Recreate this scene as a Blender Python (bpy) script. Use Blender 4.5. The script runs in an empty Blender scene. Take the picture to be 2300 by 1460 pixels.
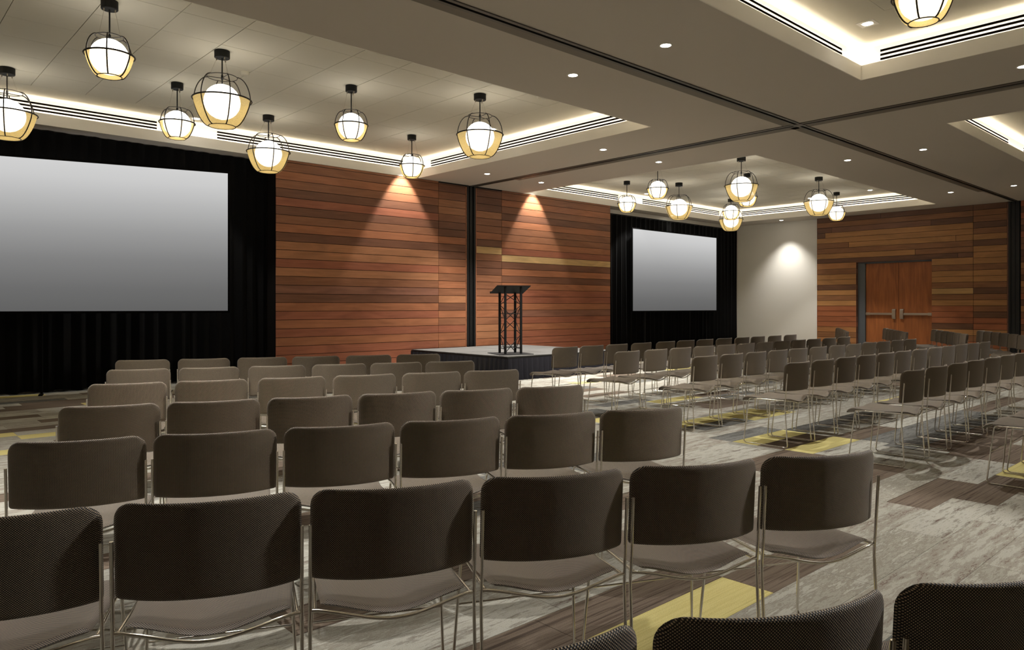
import bpy, math, random
from math import sin, cos, pi, radians, sqrt
import numpy as np

random.seed(7)
C = bpy.context.scene.collection
SC = bpy.context.scene

# ------------------------------------------------------------------ camera
F_PX, YAW, HORIZ, CAM_H = 1647.6, radians(42.4646), 687.2, 1.30
beta = pi / 2 - YAW                       # heading measured from +X
cam_d = bpy.data.cameras.new('camera')
cam = bpy.data.objects.new('camera', cam_d)
C.objects.link(cam)
cam.location = (0, 0, CAM_H)
cam.rotation_euler = (pi / 2, 0, beta - pi / 2)
cam_d.sensor_fit = 'HORIZONTAL'
cam_d.sensor_width = 36.0
cam_d.lens = 36.0 * F_PX / 2300.0
cam_d.shift_y = -(730.0 - HORIZ) / 2300.0
cam_d.clip_start = 0.05
SC.camera = cam

# ------------------------------------------------------------------ world, exposure
w = bpy.data.worlds.new('world')
SC.world = w
w.use_nodes = True
w.node_tree.nodes['Background'].inputs[0].default_value = (0.02, 0.018, 0.015, 1)
w.node_tree.nodes['Background'].inputs[1].default_value = 0.3
SC.view_settings.view_transform = 'Standard'
SC.view_settings.look = 'None'
SC.view_settings.gamma = 1.0
SC.view_settings.use_curve_mapping = False
SC.view_settings.exposure = 0.25

# light levels (all lamps of the room are tuned here)
P_DOWN = 330.0        # recessed downlights in the soffit
P_ADJ = 290.0         # adjustable square spots in the coffers
P_WASH = 330.0        # coffer spots beside the plank wall
P_COVE = 3.8         # W per metre of cove strip
E_GLOBE = 4.8        # radiance of the opal globes
WARM = (1.0, 0.94, 0.87)
NEUT = (1.0, 0.98, 0.95)

HC, Z2 = 3.94, 4.33                      # soffit and coffer ceiling heights
YW, YR = 12.5, 12.95                     # plank wall face, recess wall
XW = 21.8                                # door wall face
COFFERS = [(-0.3, 8.80, 6.60, 12.50), (11.80, 20.90, 6.60, 12.50),
           (-0.3, 8.80, -2.33, 3.57), (11.80, 20.90, -2.33, 3.57)]

# ------------------------------------------------------------------ helpers
def lin(c):
    return tuple(((v / 255) / 12.92 if v / 255 <= 0.04045 else ((v / 255 + 0.055) / 1.055) ** 2.4) for v in c) + (1.0,)

class MB:
    """collects geometry and links it as one mesh object"""
    def __init__(s):
        s.v = []; s.f = []; s.m = []; s.uv = None; s.smooth = []
    def add(s, vs, fs, mi=0, sm=False):
        o = len(s.v); s.v += [tuple(p) for p in vs]
        for q in fs:
            s.f.append(tuple(i + o for i in q)); s.m.append(mi); s.smooth.append(sm)
    def box(s, x0, x1, y0, y1, z0, z1, mi=0):
        vs = [(x, y, z) for z in (z0, z1) for y in (y0, y1) for x in (x0, x1)]
        s.add(vs, [(0, 2, 3, 1), (4, 5, 7, 6), (0, 1, 5, 4), (2, 6, 7, 3), (0, 4, 6, 2), (1, 3, 7, 5)], mi)
    def tube(s, pts, r, n=8, closed=False, mi=0):
        P = [np.array(p, float) for p in pts]; N = len(P); rings = []
        up = np.array([0, 0, 1.0]); prev = None
        for i in range(N):
            if closed: t = P[(i + 1) % N] - P[i - 1]
            else: t = P[min(i + 1, N - 1)] - P[max(i - 1, 0)]
            t = t / (np.linalg.norm(t) + 1e-12)
            if prev is None:
                a = np.cross(t, up)
                if np.linalg.norm(a) < 1e-3: a = np.cross(t, np.array([1.0, 0, 0]))
            else:
                a = prev - t * np.dot(prev, t)
            a /= np.linalg.norm(a); prev = a
            b = np.cross(t, a)
            rings.append([P[i] + r * (cos(2 * pi * k / n) * a + sin(2 * pi * k / n) * b) for k in range(n)])
        vs = [p for rg in rings for p in rg]; fs = []
        for i in range(N if closed else N - 1):
            j = (i + 1) % N
            for k in range(n):
                k2 = (k + 1) % n
                fs.append((i * n + k, i * n + k2, j * n + k2, j * n + k))
        s.add(vs, fs, mi, True)
        if not closed:
            s.add(rings[0], [tuple(range(n - 1, -1, -1))], mi); s.add(rings[-1], [tuple(range(n))], mi)
    def ring(s, R, z, r, n=36, k=6, c=(0, 0), mi=0):
        s.tube([(c[0] + R * cos(2 * pi * i / n), c[1] + R * sin(2 * pi * i / n), z) for i in range(n)], r, k, True, mi)
    def lathe(s, prof, n=32, c=(0, 0), mi=0, sm=True, caps=False):
        vs = [(c[0] + r * cos(2 * pi * k / n), c[1] + r * sin(2 * pi * k / n), z) for r, z in prof for k in range(n)]
        fs = [(i * n + k, i * n + (k + 1) % n, (i + 1) * n + (k + 1) % n, (i + 1) * n + k) for i in range(len(prof) - 1) for k in range(n)]
        s.add(vs, fs, mi, sm)
        if caps:
            s.add(vs[:n], [tuple(range(n - 1, -1, -1))], mi); s.add(vs[-n:], [tuple(range(n))], mi)
    def mesh(s, name, mats):
        me = bpy.data.meshes.new(name)
        me.from_pydata(s.v, [], s.f)
        for m in (mats if isinstance(mats, (list, tuple)) else [mats]): me.materials.append(m)
        me.polygons.foreach_set('material_index', s.m)
        me.polygons.foreach_set('use_smooth', s.smooth)
        if s.uv is not None:
            l = me.uv_layers.new(name='UVMap')
            idx = np.zeros(len(me.loops), dtype=np.int32); me.loops.foreach_get('vertex_index', idx)
            l.data.foreach_set('uv', np.array(s.uv, dtype=np.float32)[idx].ravel())
        me.update()
        return me
    def build(s, name, mats, parent=None):
        o = bpy.data.objects.new(name, s.mesh(name, mats))
        C.objects.link(o)
        if parent is not None: o.parent = parent
        return o

def bx(name, mat, x0, x1, y0, y1, z0, z1, parent=None):
    b = MB(); b.box(x0, x1, y0, y1, z0, z1); return b.build(name, mat, parent)

def struct(o):
    o['kind'] = 'structure'; return o

def tag(o, label, cat, group=None, kind=None):
    o['label'] = label; o['category'] = cat
    if group: o['group'] = group
    if kind: o['kind'] = kind
    return o

def thing(name, loc, label, cat, group=None, rz=0.0):
    o = bpy.data.objects.new(name, None); C.objects.link(o)
    o.location = loc; o.rotation_euler = (0, 0, rz); o.empty_display_size = 0.1
    return tag(o, label, cat, group)

def copy_tree(o, parent=None):
    c = o.copy(); C.objects.link(c)
    if parent is not None: c.parent = parent
    for ch in list(o.children): copy_tree(ch, c)
    return c

# ------------------------------------------------------------------ materials
def new_mat(name):
    m = bpy.data.materials.new(name); m.use_nodes = True
    nt = m.node_tree; b = nt.nodes['Principled BSDF']
    return m, nt, b

def plain(name, rgb, rough=0.6, metal=0.0, spec=0.5, noise=0.0, nscale=30, bump=0.0):
    m, nt, b = new_mat(name)
    b.inputs['Base Color'].default_value = lin(rgb)
    b.inputs['Roughness'].default_value = rough
    b.inputs['Metallic'].default_value = metal
    b.inputs['Specular IOR Level'].default_value = spec
    if noise or bump:
        tc = nt.nodes.new('ShaderNodeTexCoord'); n = nt.nodes.new('ShaderNodeTexNoise')
        n.inputs['Scale'].default_value = nscale; n.inputs['Detail'].default_value = 4
        nt.links.new(tc.outputs['Object'], n.inputs['Vector'])
        if noise:
            r = nt.nodes.new('ShaderNodeMix'); r.data_type = 'RGBA'
            c = lin(rgb)
            r.inputs['A'].default_value = tuple(v * (1 - noise) for v in c[:3]) + (1,)
            r.inputs['B'].default_value = tuple(min(1, v * (1 + noise)) for v in c[:3]) + (1,)
            nt.links.new(n.outputs['Fac'], r.inputs['Factor']); nt.links.new(r.outputs['Result'], b.inputs['Base Color'])
        if bump:
            bp = nt.nodes.new('ShaderNodeBump'); bp.inputs['Strength'].default_value = bump; bp.inputs['Distance'].default_value = 0.002
            nt.links.new(n.outputs['Fac'], bp.inputs['Height']); nt.links.new(bp.outputs['Normal'], b.inputs['Normal'])
    return m

def emit(name, rgb, strength):
    m, nt, b = new_mat(name)
    b.inputs['Base Color'].default_value = (0.8, 0.8, 0.8, 1)
    b.inputs['Emission Color'].default_value = tuple(rgb) + (1,)
    b.inputs['Emission Strength'].default_value = strength
    return m

def ramp(nt, stops, src, interp='LINEAR'):
    r = nt.nodes.new('ShaderNodeValToRGB'); r.color_ramp.interpolation = interp
    e = r.color_ramp.elements
    while len(e) > 1: e.remove(e[0])
    e[0].position = stops[0][0]; e[0].color = stops[0][1]
    for p, c in stops[1:]:
        k = e.new(p); k.color = c
    nt.links.new(src, r.inputs['Fac'])
    return r

def mapped(nt, scale, loc=(0, 0, 0)):
    tc = nt.nodes.new('ShaderNodeTexCoord'); mp = nt.nodes.new('ShaderNodeMapping')
    mp.inputs['Scale'].default_value = scale; mp.inputs['Location'].default_value = loc
    nt.links.new(tc.outputs['Object'], mp.inputs['Vector'])
    return mp.outputs['Vector']

def noise(nt, vec, scale=1.0, detail=5, rough=0.6, dist=0.0):
    n = nt.nodes.new('ShaderNodeTexNoise')
    n.inputs['Scale'].default_value = scale; n.inputs['Detail'].default_value = detail
    n.inputs['Roughness'].default_value = rough; n.inputs['Distortion'].default_value = dist
    nt.links.new(vec, n.inputs['Vector'])
    return n.outputs['Fac']

def wood(name, rgb, seed, scale=(1.3, 1.3, 70), var=0.24, rough=0.42):
    m, nt, b = new_mat(name)
    c = lin(rgb)
    v = mapped(nt, scale, (seed * 3.1, seed * 1.7, seed * 5.3))
    f = noise(nt, v, 1.0, 6, 0.62, 0.6)
    v2 = mapped(nt, (1.1, 1.1, 5.5) if scale[2] > 20 else (5.5, 5.5, 1.1), (seed, seed * 2, 0))
    g = noise(nt, v2, 1.0, 3, 0.5, 1.2)
    mx = nt.nodes.new('ShaderNodeMath'); mx.operation = 'ADD'; mx.use_clamp = False
    nt.links.new(f, mx.inputs[0]); nt.links.new(g, mx.inputs[1])
    hf = nt.nodes.new('ShaderNodeMath'); hf.operation = 'MULTIPLY'; hf.inputs[1].default_value = 0.5
    nt.links.new(mx.outputs[0], hf.inputs[0])
    lo = tuple(x * (1 - var) for x in c[:3]) + (1,)
    hi = tuple(min(1, x * (1 + var)) for x in c[:3]) + (1,)
    r = ramp(nt, [(0.34, lo), (0.5, c), (0.64, hi)], hf.outputs[0])
    nt.links.new(r.outputs['Color'], b.inputs['Base Color'])
    b.inputs['Roughness'].default_value = rough
    b.inputs['Specular IOR Level'].default_value = 0.35
    bp = nt.nodes.new('ShaderNodeBump'); bp.inputs['Strength'].default_value = 0.12; bp.inputs['Distance'].default_value = 0.001
    nt.links.new(f, bp.inputs['Height']); nt.links.new(bp.outputs['Normal'], b.inputs['Normal'])
    return m

WOOD = {'O': wood('wood_orange', (162, 105, 73), 1), 'R': wood('wood_red', (152, 93, 69), 2),
        'M': wood('wood_mid', (141, 94, 67), 3), 'D': wood('wood_dark', (118, 79, 59), 4),
        'T': wood('wood_tan', (166, 114, 80), 5), 'Y': wood('wood_yellow', (204, 168, 116), 6),
        'U': wood('wood_umber', (135, 92, 73), 7)}
WOOD_DIM = {k: wood('wall_right_' + m_.name, c_, i_ + 20) for i_, (k, m_, c_) in enumerate([(k, WOOD[k], c) for k, c in dict(O=(164, 112, 68), R=(154, 92, 58), M=(136, 92, 58), D=(104, 70, 48), T=(166, 118, 70), Y=(176, 138, 88), U=(124, 84, 60)).items()])}  # WOOD again, with the door wall's warmer, dimmer light mixed into the colours
M_door = wood('door_veneer', (150, 88, 46), 11, scale=(26, 26, 0.8), var=0.3, rough=0.4)
M_paint_soffit = plain('soffit_paint', (200, 191, 179), 0.8, spec=0.2)
M_white = plain('white_paint', (238, 233, 222), 0.7, spec=0.2)
M_wallwhite = plain('wall_paint', (232, 227, 216), 0.7, spec=0.2)
M_tile = plain('ceiling_tile', (205, 199, 182), 0.85, spec=0.15, bump=0.1, nscale=60)
M_gap = plain('joint_dark', (40, 36, 30), 0.9, spec=0.1)
M_woodback = plain('batten_black', (22, 18, 15), 0.9, spec=0.1)
M_track = plain('track_metal', (96, 92, 84), 0.45, 0.5)
M_flange = plain('track_flange', (120, 112, 100), 0.6, 0.1)
M_black = plain('black_metal', (24, 24, 23), 0.7, 0.1, spec=0.3)
M_bronze = plain('dark_bronze', (44, 38, 31), 0.5, 0.6)
M_post = plain('jamb_black', (17, 16, 15), 0.5)
M_steel = plain('satin_steel', (190, 182, 168), 0.32, 1.0)
M_frame = plain('door_frame_grey', (88, 92, 96), 0.5, 0.2)
M_curtain = plain('velour_black', (13, 12, 11), 0.95, spec=0.1)
M_curtain.node_tree.nodes['Principled BSDF'].inputs['Sheen Weight'].default_value = 0.03
M_skirt = plain('skirt_black', (38, 37, 43), 0.85, spec=0.2)
M_deck = plain('deck_carpet', (100, 98, 94), 0.95, spec=0.1, noise=0.15, nscale=180, bump=0.3)
M_edge = plain('deck_edge', (30, 29, 28), 0.5, 0.3)
M_slotdark = plain('slot_dark', (16, 12, 9), 0.9, spec=0.0)
M_globe = emit('opal_globe', (1.0, 0.97, 0.91), E_GLOBE)
M_lens = emit('downlight_lens', (1.0, 0.95, 0.86), 22.0)
M_trim = plain('downlight_trim', (225, 220, 210), 0.5)
M_wire = plain('thin_wire', (170, 160, 140), 0.4, 0.6)
M_cream = plain('speaker_grille_cream', (196, 190, 172), 0.7)

def m_chrome():
    m, nt, b = new_mat('chrome_rod')
    b.inputs['Base Color'].default_value = (0.80, 0.76, 0.70, 1)
    b.inputs['Metallic'].default_value = 1.0; b.inputs['Roughness'].default_value = 0.16
    return m
M_chrome = m_chrome()

def m_gauze(name, opac):
    m, nt, b = new_mat(name)
    out = nt.nodes['Material Output']; nt.nodes.remove(b)
    d = nt.nodes.new('ShaderNodeBsdfDiffuse'); d.inputs['Color'].default_value = lin((186, 164, 110))
    tl = nt.nodes.new('ShaderNodeBsdfTranslucent'); tl.inputs['Color'].default_value = lin((190, 166, 108))
    mx = nt.nodes.new('ShaderNodeMixShader'); mx.inputs[0].default_value = 0.45
    nt.links.new(d.outputs[0], mx.inputs[1]); nt.links.new(tl.outputs[0], mx.inputs[2])
    tr = nt.nodes.new('ShaderNodeBsdfTransparent')
    # woven grid of tiny openings
    tc = nt.nodes.new('ShaderNodeTexCoord'); vo = nt.nodes.new('ShaderNodeTexVoronoi'); vo.inputs['Scale'].default_value = 110
    nt.links.new(tc.outputs['Object'], vo.inputs['Vector'])
    rp = nt.nodes.new('ShaderNodeMapRange'); rp.inputs['From Min'].default_value = 0.25; rp.inputs['From Max'].default_value = 0.5
    rp.inputs['To Min'].default_value = opac - 0.12; rp.inputs['To Max'].default_value = opac + 0.12
    nt.links.new(vo.outputs['Distance'], rp.inputs['Value'])
    m2 = nt.nodes.new('ShaderNodeMixShader')
    nt.links.new(rp.outputs[0], m2.inputs[0]); nt.links.new(tr.outputs[0], m2.inputs[1]); nt.links.new(mx.outputs[0], m2.inputs[2])
    nt.links.new(m2.outputs[0], out.inputs['Surface'])
    return m
M_gauze = m_gauze('gold_gauze', 0.72)
M_gauze_disc = m_gauze('gold_gauze_disc', 0.75)

def m_fabric():
    m, nt, b = new_mat('woven_fabric')
    uv = nt.nodes.new('ShaderNodeUVMap'); uv.uv_map = 'UVMap'
    sp = nt.nodes.new('ShaderNodeSeparateXYZ'); nt.links.new(uv.outputs[0], sp.inputs[0])
    def cw(sock, per):
        a = nt.nodes.new('ShaderNodeMath'); a.operation = 'MULTIPLY'; a.inputs[1].default_value = 2 * pi / per
        nt.links.new(sock, a.inputs[0])
        c = nt.nodes.new('ShaderNodeMath'); c.operation = 'COSINE'; nt.links.new(a.outputs[0], c.inputs[0]); return c.outputs[0]
    cu, cv = cw(sp.outputs['X'], 0.0066), cw(sp.outputs['Y'], 0.0058)
    pr_ = nt.nodes.new('ShaderNodeMath'); pr_.operation = 'MULTIPLY'; nt.links.new(cu, pr_.inputs[0]); nt.links.new(cv, pr_.inputs[1])
    r = ramp(nt, [(0.0, lin((20, 16, 13))), (0.14, lin((27, 22, 17))), (0.54, lin((186, 164, 134))), (1.0, lin((212, 190, 158)))], pr_.outputs[0])
    nt.links.new(r.outputs['Color'], b.inputs['Base Color'])
    b.inputs['Roughness'].default_value = 0.6
    b.inputs['Specular IOR Level'].default_value = 0.5
    b.inputs['Sheen Weight'].default_value = 0.18
    b.inputs['Sheen Roughness'].default_value = 0.5
    b.inputs['Sheen Tint'].default_value = (0.86, 0.84, 0.88, 1)
    bp = nt.nodes.new('ShaderNodeBump'); bp.inputs['Strength'].default_value = 0.5; bp.inputs['Distance'].default_value = 0.001
    nt.links.new(pr_.outputs[0], bp.inputs['Height']); nt.links.new(bp.outputs['Normal'], b.inputs['Normal'])
    return m
M_fabric = m_fabric()

# carpet: distressed greys, striped brown, slate and ochre planks
def m_carpet(name, cols, seed, thr=(0.44, 0.5, 0.6), stripe=False):
    m, nt, b = new_mat(name)
    v = mapped(nt, (2.7, 17.0, 1.0), (seed * 7.3, seed * 3.7, 0))
    f = noise(nt, v, 1.1, 10, 0.78, 0.15)
    if stripe:
        v = mapped(nt, (0.7, 42, 1.0), (seed, seed, 0)); f = noise(nt, v, 1.0, 4, 0.7, 0.4)
    st = []
    for k, c in enumerate(cols):
        st.append(((0, thr[0], thr[1], thr[2])[k] if k < 4 else 1.0, lin(c)))
        if k < len(cols) - 1: st.append((thr[k] - 0.012, lin(c)))
    r = ramp(nt, st, f)
    fine = noise(nt, mapped(nt, (1, 1, 1)), 240, 3, 0.7)
    mm = nt.nodes.new('ShaderNodeMix'); mm.data_type = 'RGBA'; mm.blend_type = 'MULTIPLY'; mm.inputs['Factor'].default_value = 0.55
    rr = ramp(nt, [(0.3, (0.55, 0.55, 0.55, 1)), (0.7, (1.3, 1.3, 1.3, 1))], fine)
    nt.links.new(r.outputs['Color'], mm.inputs['A']); nt.links.new(rr.outputs['Color'], mm.inputs['B'])
    nt.links.new(mm.outputs['Result'], b.inputs['Base Color'])
    b.inputs['Roughness'].default_value = 0.95; b.inputs['Specular IOR Level'].default_value = 0.15
    bp = nt.nodes.new('ShaderNodeBump'); bp.inputs['Strength'].default_value = 0.6; bp.inputs['Distance'].default_value = 0.003
    nt.links.new(fine, bp.inputs['Height']); nt.links.new(bp.outputs['Normal'], b.inputs['Normal'])
    return m
CARPET = [
    m_carpet('carpet_grey_a', [(112, 95, 86), (152, 147, 135), (184, 181, 169), (166, 161, 148)], 1, (0.40, 0.47, 0.58)),
    m_carpet('carpet_grey_b', [(146, 140, 127), (168, 164, 151), (150, 144, 131), (182, 179, 167)], 2, (0.42, 0.49, 0.55)),
    m_carpet('carpet_grey_c', [(178, 175, 163), (118, 99, 90), (160, 154, 141), (180, 177, 165)], 3, (0.40, 0.435, 0.53)),
    m_carpet('carpet_brown', [(84, 72, 62), (112, 98, 84), (122, 108, 94), (98, 84, 72)], 4, (0.42, 0.50, 0.60), True),
    m_carpet('carpet_ochre', [(188, 176, 112), (210, 196, 128), (216, 203, 136), (202, 188, 120)], 5, (0.38, 0.50, 0.62), True),
    m_carpet('carpet_slate', [(74, 73, 70), (104, 102, 97), (124, 123, 117), (88, 85, 81)], 6, (0.42, 0.50, 0.60))]
M_carpetgap = plain('carpet_seam', (92, 86, 76), 0.95, spec=0.1)

# ------------------------------------------------------------------ floor
floor = struct(bx('floor', M_carpetgap, -6, 22.2, -6, 12.95, -0.1, -0.006))
PW, PL, PY0 = 0.2635, 1.0, 1.652
offs = {}
def row_off(k):
    if k not in offs: offs[k] = random.random()
    return offs[k]
known_off = {0: 0.12, 1: 0.12, 5: 0.30, 7: 0.30, 2: 0.28, 6: 0.28, 8: 0.30, -1: 0.55, 26: 0.30, 27: 0.31, 28: 0.31, 29: 0.3}
offs.update(known_off)
def plank_at(x, y):
    k = math.floor((y - PY0) / PW); i = math.floor((x - row_off(k)) / PL); return (k, i)
special = {}
for x, y, c in [(2.7, 1.78, 4), (2.7, 2.04, 3), (3.6, 1.78, 3), (1.7, 2.04, 3), (1.9, 1.75, 0), (3.6, 2.04, 2), (1.5, 1.5, 3), (2.5, 1.5, 0), (3.5, 1.5, 1), (4.5, 1.5, 1),
                (6.8, 3.08, 4), (6.8, 3.6, 4), (6.8, 3.35, 3), (7.7, 3.08, 3), (5.7, 3.08, 3), (4.6, 3.08, 0), (7.7, 3.35, 0), (5.7, 2.3, 3),
                (7.7, 1.9, 3), (7.7, 2.15, 3), (8.7, 2.15, 3), (8.3, 2.9, 5), (9.3, 2.9, 5), (7.6, 2.6, 5), (8.3, 2.5, 5), (9.4, 2.6, 5), (10.3, 2.8, 5),
                (4.5, 2.05, 1), (4.5, 1.8, 2), (5.2, 1.5, 0), (5.6, 2.05, 1),
                (1.7, 8.75, 4), (0.9, 9.0, 4), (1.7, 9.05, 3), (1.7, 9.6, 3), (0.8, 10.4, 3), (2.4, 11.3, 3), (2.8, 10.9, 4),
                (8.2, 6.0, 4), (7.1, 4.6, 4), (8.3, 4.6, 4), (9.8, 8.4, 4), (9.0, 3.6, 5), (10.0, 3.6, 5)]:
    special[plank_at(x, y)] = c
planks = []
fwd = (cos(beta), sin(beta)); rgt = (sin(beta), -cos(beta))
k0, k1 = math.ceil((-2 - PY0) / PW), math.floor((12.93 - PY0) / PW)
for k in range(k0, k1 + 1):
    y0, y1 = PY0 + k * PW, min(PY0 + (k + 1) * PW, 12.95)
    i = math.floor((-2 - row_off(k)) / PL)
    while row_off(k) + i * PL < 21.8:
        x0 = row_off(k) + i * PL; x1 = min(x0 + PL, 21.8)
        c = special.get((k, i))
        rv = random.random()
        if c is None:
            c = 0 if rv < 0.27 else 1 if rv < 0.54 else 2 if rv < 0.77 else 3 if rv < 0.90 else 5 if rv < 0.965 else 4
        xc, yc = (x0 + x1) / 2, (y0 + y1) / 2
        z = xc * fwd[0] + yc * fwd[1]; xr = xc * rgt[0] + yc * rgt[1]
        vis = z > 2.2 and abs(xr / z) < 0.74
        planks.append((0 if vis else 1, z, x0, x1, y0, y1, c)); i += 1
planks.sort()
rest = MB(); n_vis = 0
for q, (nv, z, x0, x1, y0, y1, c) in enumerate(planks):
    g = 0.0012
    # skirt the planks hidden behind the first 300 in view into one part
    if nv == 0 and n_vis < 300:
        bx('carpet_plank', CARPET[c], x0 + g, x1 - g, y0 + g, y1 - g, -0.006, 0.0, floor); n_vis += 1
    else:
        rest.box(x0 + g, x1 - g, y0 + g, y1 - g, -0.006, 0.0, c)
o = rest.build('carpet_planks_beyond', CARPET, floor); o['kind'] = 'stuff'

# ------------------------------------------------------------------ walls
def plank_panel(parent, axis, a0, a1, seams, codes, face, depth=0.02, gap=0.009):
    """horizontal wall planks between a0 and a1; seams are heights from top to bottom"""
    for k in range(len(seams) - 1):
        zt, zb = seams[k] - gap / 2, seams[k + 1] + gap / 2
        if zt - zb < 0.01: continue
        b = MB(); e = 0.004; pr_ = random.uniform(0, 0.0015)
        f = face - pr_
        if axis == 'X': b.box(a0 + e, a1 - e, f, f + depth, zb, zt)
        else: b.box(f, f + depth, a0 + e, a1 - e, zb, zt)
        b.build('plank', (WOOD if axis == 'X' else WOOD_DIM)[codes[min(k, len(codes) - 1)]], parent)

seamsL = [3.94] + [3.89 - 0.158 * k for k in range(25)] + [0.0]
wl = struct(bx('wall_left', M_wallwhite, -6, 22.2, YR, YR + 0.1, 0, 4.6))
bk = struct(bx('wall_left_backing', M_woodback, 5.73, 10.094, YW + 0.022, YR, 0, HC))
bk2 = struct(bx('wall_left_backing', M_woodback, 10.347, 14.95, YW + 0.022, YR, 0, HC))
P1 = 'MMOMDRDMODTTRTMUDORORORRRRR'
P2 = 'DDMTTMDDODDMOMOMTDOMROORORR'
P3 = 'DDDDTMMODYMDDMMMOMOMTTOORRR'
P4 = 'MMOMDOMMORYDODORROURORRROR'
plank_panel(bk, 'X', 5.73, 9.333, seamsL, P1, YW)
plank_panel(bk, 'X', 9.333, 10.07, seamsL, P2, YW)
plank_panel(bk2, 'X', 10.372, 11.123, seamsL, P3, YW)
plank_panel(bk2, 'X', 11.123, 14.95, seamsL, P4, YW)
bx('edge_strip', WOOD['O'], 10.071, 10.092, YW - 0.006, YW + 0.03, 0, 3.9, bk)
bx('edge_strip', WOOD['O'], 10.349, 10.371, YW - 0.006, YW + 0.03, 0, 3.9, bk2)
bx('head_strip', M_black, 9.333, 10.094, YW - 0.006, YW + 0.0, HC - 0.03, HC, bk)
bx('head_strip', M_black, 10.347, 11.123, YW - 0.006, YW + 0.0, HC - 0.03, HC, bk2)

def jamb(axis, a0, a1, face, name):
    b = MB(); n = 5; w_ = (a1 - a0) / n
    for k in range(n):
        d = (0.0, 0.03, 0.012, 0.03, 0.0)[k]
        if axis == 'X': b.box(a0 + k * w_, a0 + (k + 1) * w_, face + d, face + 0.2, 0, HC)
        else: b.box(face + d, face + 0.2, a0 + k * w_, a0 + (k + 1) * w_, 0, HC)
    return struct(b.build(name, M_post))
jamb('X', 10.094, 10.347, YW - 0.01, 'trim_1')
jamb('Y', 4.975, 5.213, XW - 0.01, 'trim_2')

# door wall
struct(bx('wall_right', M_wallwhite, 21.95, 22.1, 10.15, YR, 0, HC))
bx('pilaster', M_wallwhite, 21.93, 21.95, 10.15, 10.27, 0, HC, bpy.data.objects['wall_right'])
DY0, DY1, DZ = 6.985, 8.985, 2.575
rb = MB()
rb.box(XW + 0.022, 22.1, 5.213, DY0, 0, HC); rb.box(XW + 0.022, 22.1, DY1, 10.15, 0, HC)
rb.box(XW + 0.022, 22.1, DY0, DY1, DZ, HC); rb.box(XW + 0.022, 22.1, -6, 4.975, 0, HC)
rb.box(22.05, 22.1, DY0, DY1, 0, DZ)
wr = struct(rb.build('wall_right_backing', M_woodback))
seamsR = [3.94] + [3.793 - 0.1555 * k for k in range(25)]
seamsR = [s for s in seamsR if s > 0.02] + [0.0]
top = [s for s in seamsR if s > DZ - 0.08]; top[-1] = DZ
bot = [DZ] + [s for s in seamsR if s < DZ - 0.03]
joints = [[8.3], [], [7.0, 9.7], [9.9], [], [9.2, 6.4], [], [7.4], [6.35]]
jc = ['DD', 'M', 'DUD', 'TD', 'T', 'TTM', 'M', 'MT', 'UD']
for k in range(len(top) - 1):
    js = [5.994] + sorted(joints[k % 9]) + [10.15]
    for j in range(len(js) - 1):
        plank_panel(wr, 'Y', js[j], js[j + 1], top[k:k + 2], jc[k % 9][j % len(jc[k % 9])], XW)
plank_panel(wr, 'Y', 8.985, 10.15, bot, 'OMTTDTMTRRRROMOOO', XW)
plank_panel(wr, 'Y', 5.994, 6.985, bot, 'TMTTMYMTRRRDTMROO', XW)
plank_panel(wr, 'Y', 5.24, 5.994, seamsR, 'DMMDMTDTTTMTTMDMTMDRRTMROO', XW)
plank_panel(wr, 'Y', 3.9, 4.95, seamsR, 'RDRMDRMMDDTMDTMRDTMRDMORRO', XW)
for r_ in range(2): plank_panel(wr, 'Y', 3.9 - 2.4 * (r_ + 1), 3.9 - 2.4 * r_, seamsR, 'MDTOMRTDMOTDMRTOMDRTMOMRRO', XW)
bx('edge_strip', WOOD['D'], XW - 0.004, XW + 0.03, 5.215, 5.238, 0, HC, wr)
# recessed reveal of planks left of the door
for k in range(len(bot) - 1):
    b = MB(); b.box(XW, XW + 0.2, 8.985 - 0.002, 8.985 + 0.01, bot[k + 1] + 0.002, bot[k] - 0.002)
    b.build('reveal_plank', WOOD['DUDDUMDUDDURDDUDDD'[k % 17]], wr)
bx('reveal_head', WOOD['D'], XW, XW + 0.2, DY0, DY1, DZ - 0.01, DZ, wr)

# the double door
door = struct(bx('door_1', M_frame, 21.995, 22.04, DY0, 8.8, 0, DZ - 0.01))
XD = 21.96
bx('door_jamb', M_frame, XD - 0.05, 22.0, 8.775, 8.983, 0, DZ - 0.01, door)
bx('door_jamb', M_frame, XD - 0.05, 22.0, DY0, 7.005, 0, DZ - 0.01, door)
bx('door_head', M_frame, XD - 0.05, 22.0, DY0, 8.8, DZ - 0.05, DZ - 0.01, door)
mid = 7.805 * 1.0 + 0.08
for y0, y1, s in ((7.01, mid - 0.003, 1), (mid + 0.003, 8.77, -1)):
    leaf = bx('door_leaf', M_door, XD, XD + 0.045, y0, y1, 0.01, DZ - 0.055, door)
    b = MB(); zb = 1.075; cl = (y1 - 0.1) if s == 1 else (y0 + 0.1)
    far = y0 + 0.01 if s == 1 else y1 - 0.01
    b.box(XD - 0.06, XD - 0.02, min(cl, far), max(cl, far), zb - 0.03, zb + 0.03)
    b.box(XD - 0.03, XD, min(far, far + s * 0.1), max(far, far + s * 0.1), zb - 0.04, zb + 0.04)
    b.build('push_bar', M_steel, leaf)
    b = MB(); n = 8
    pf = [(XD - 0.002, -0.14), (XD - 0.05, -0.14), (XD - 0.085, -0.1), (XD - 0.085, 0.1), (XD - 0.05, 0.14), (XD - 0.002, 0.14)]
    vs = [(x, cl - 0.045, zb + z) for x, z in pf] + [(x, cl + 0.045, zb + z) for x, z in pf]
    fs = [tuple(range(5, -1, -1)), tuple(range(6, 12))] + [(i, (i + 1) % 6, (i + 1) % 6 + 6, i + 6) for i in range(6)]
    b.add(vs, fs); b.build('latch_box', M_steel, leaf)
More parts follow.
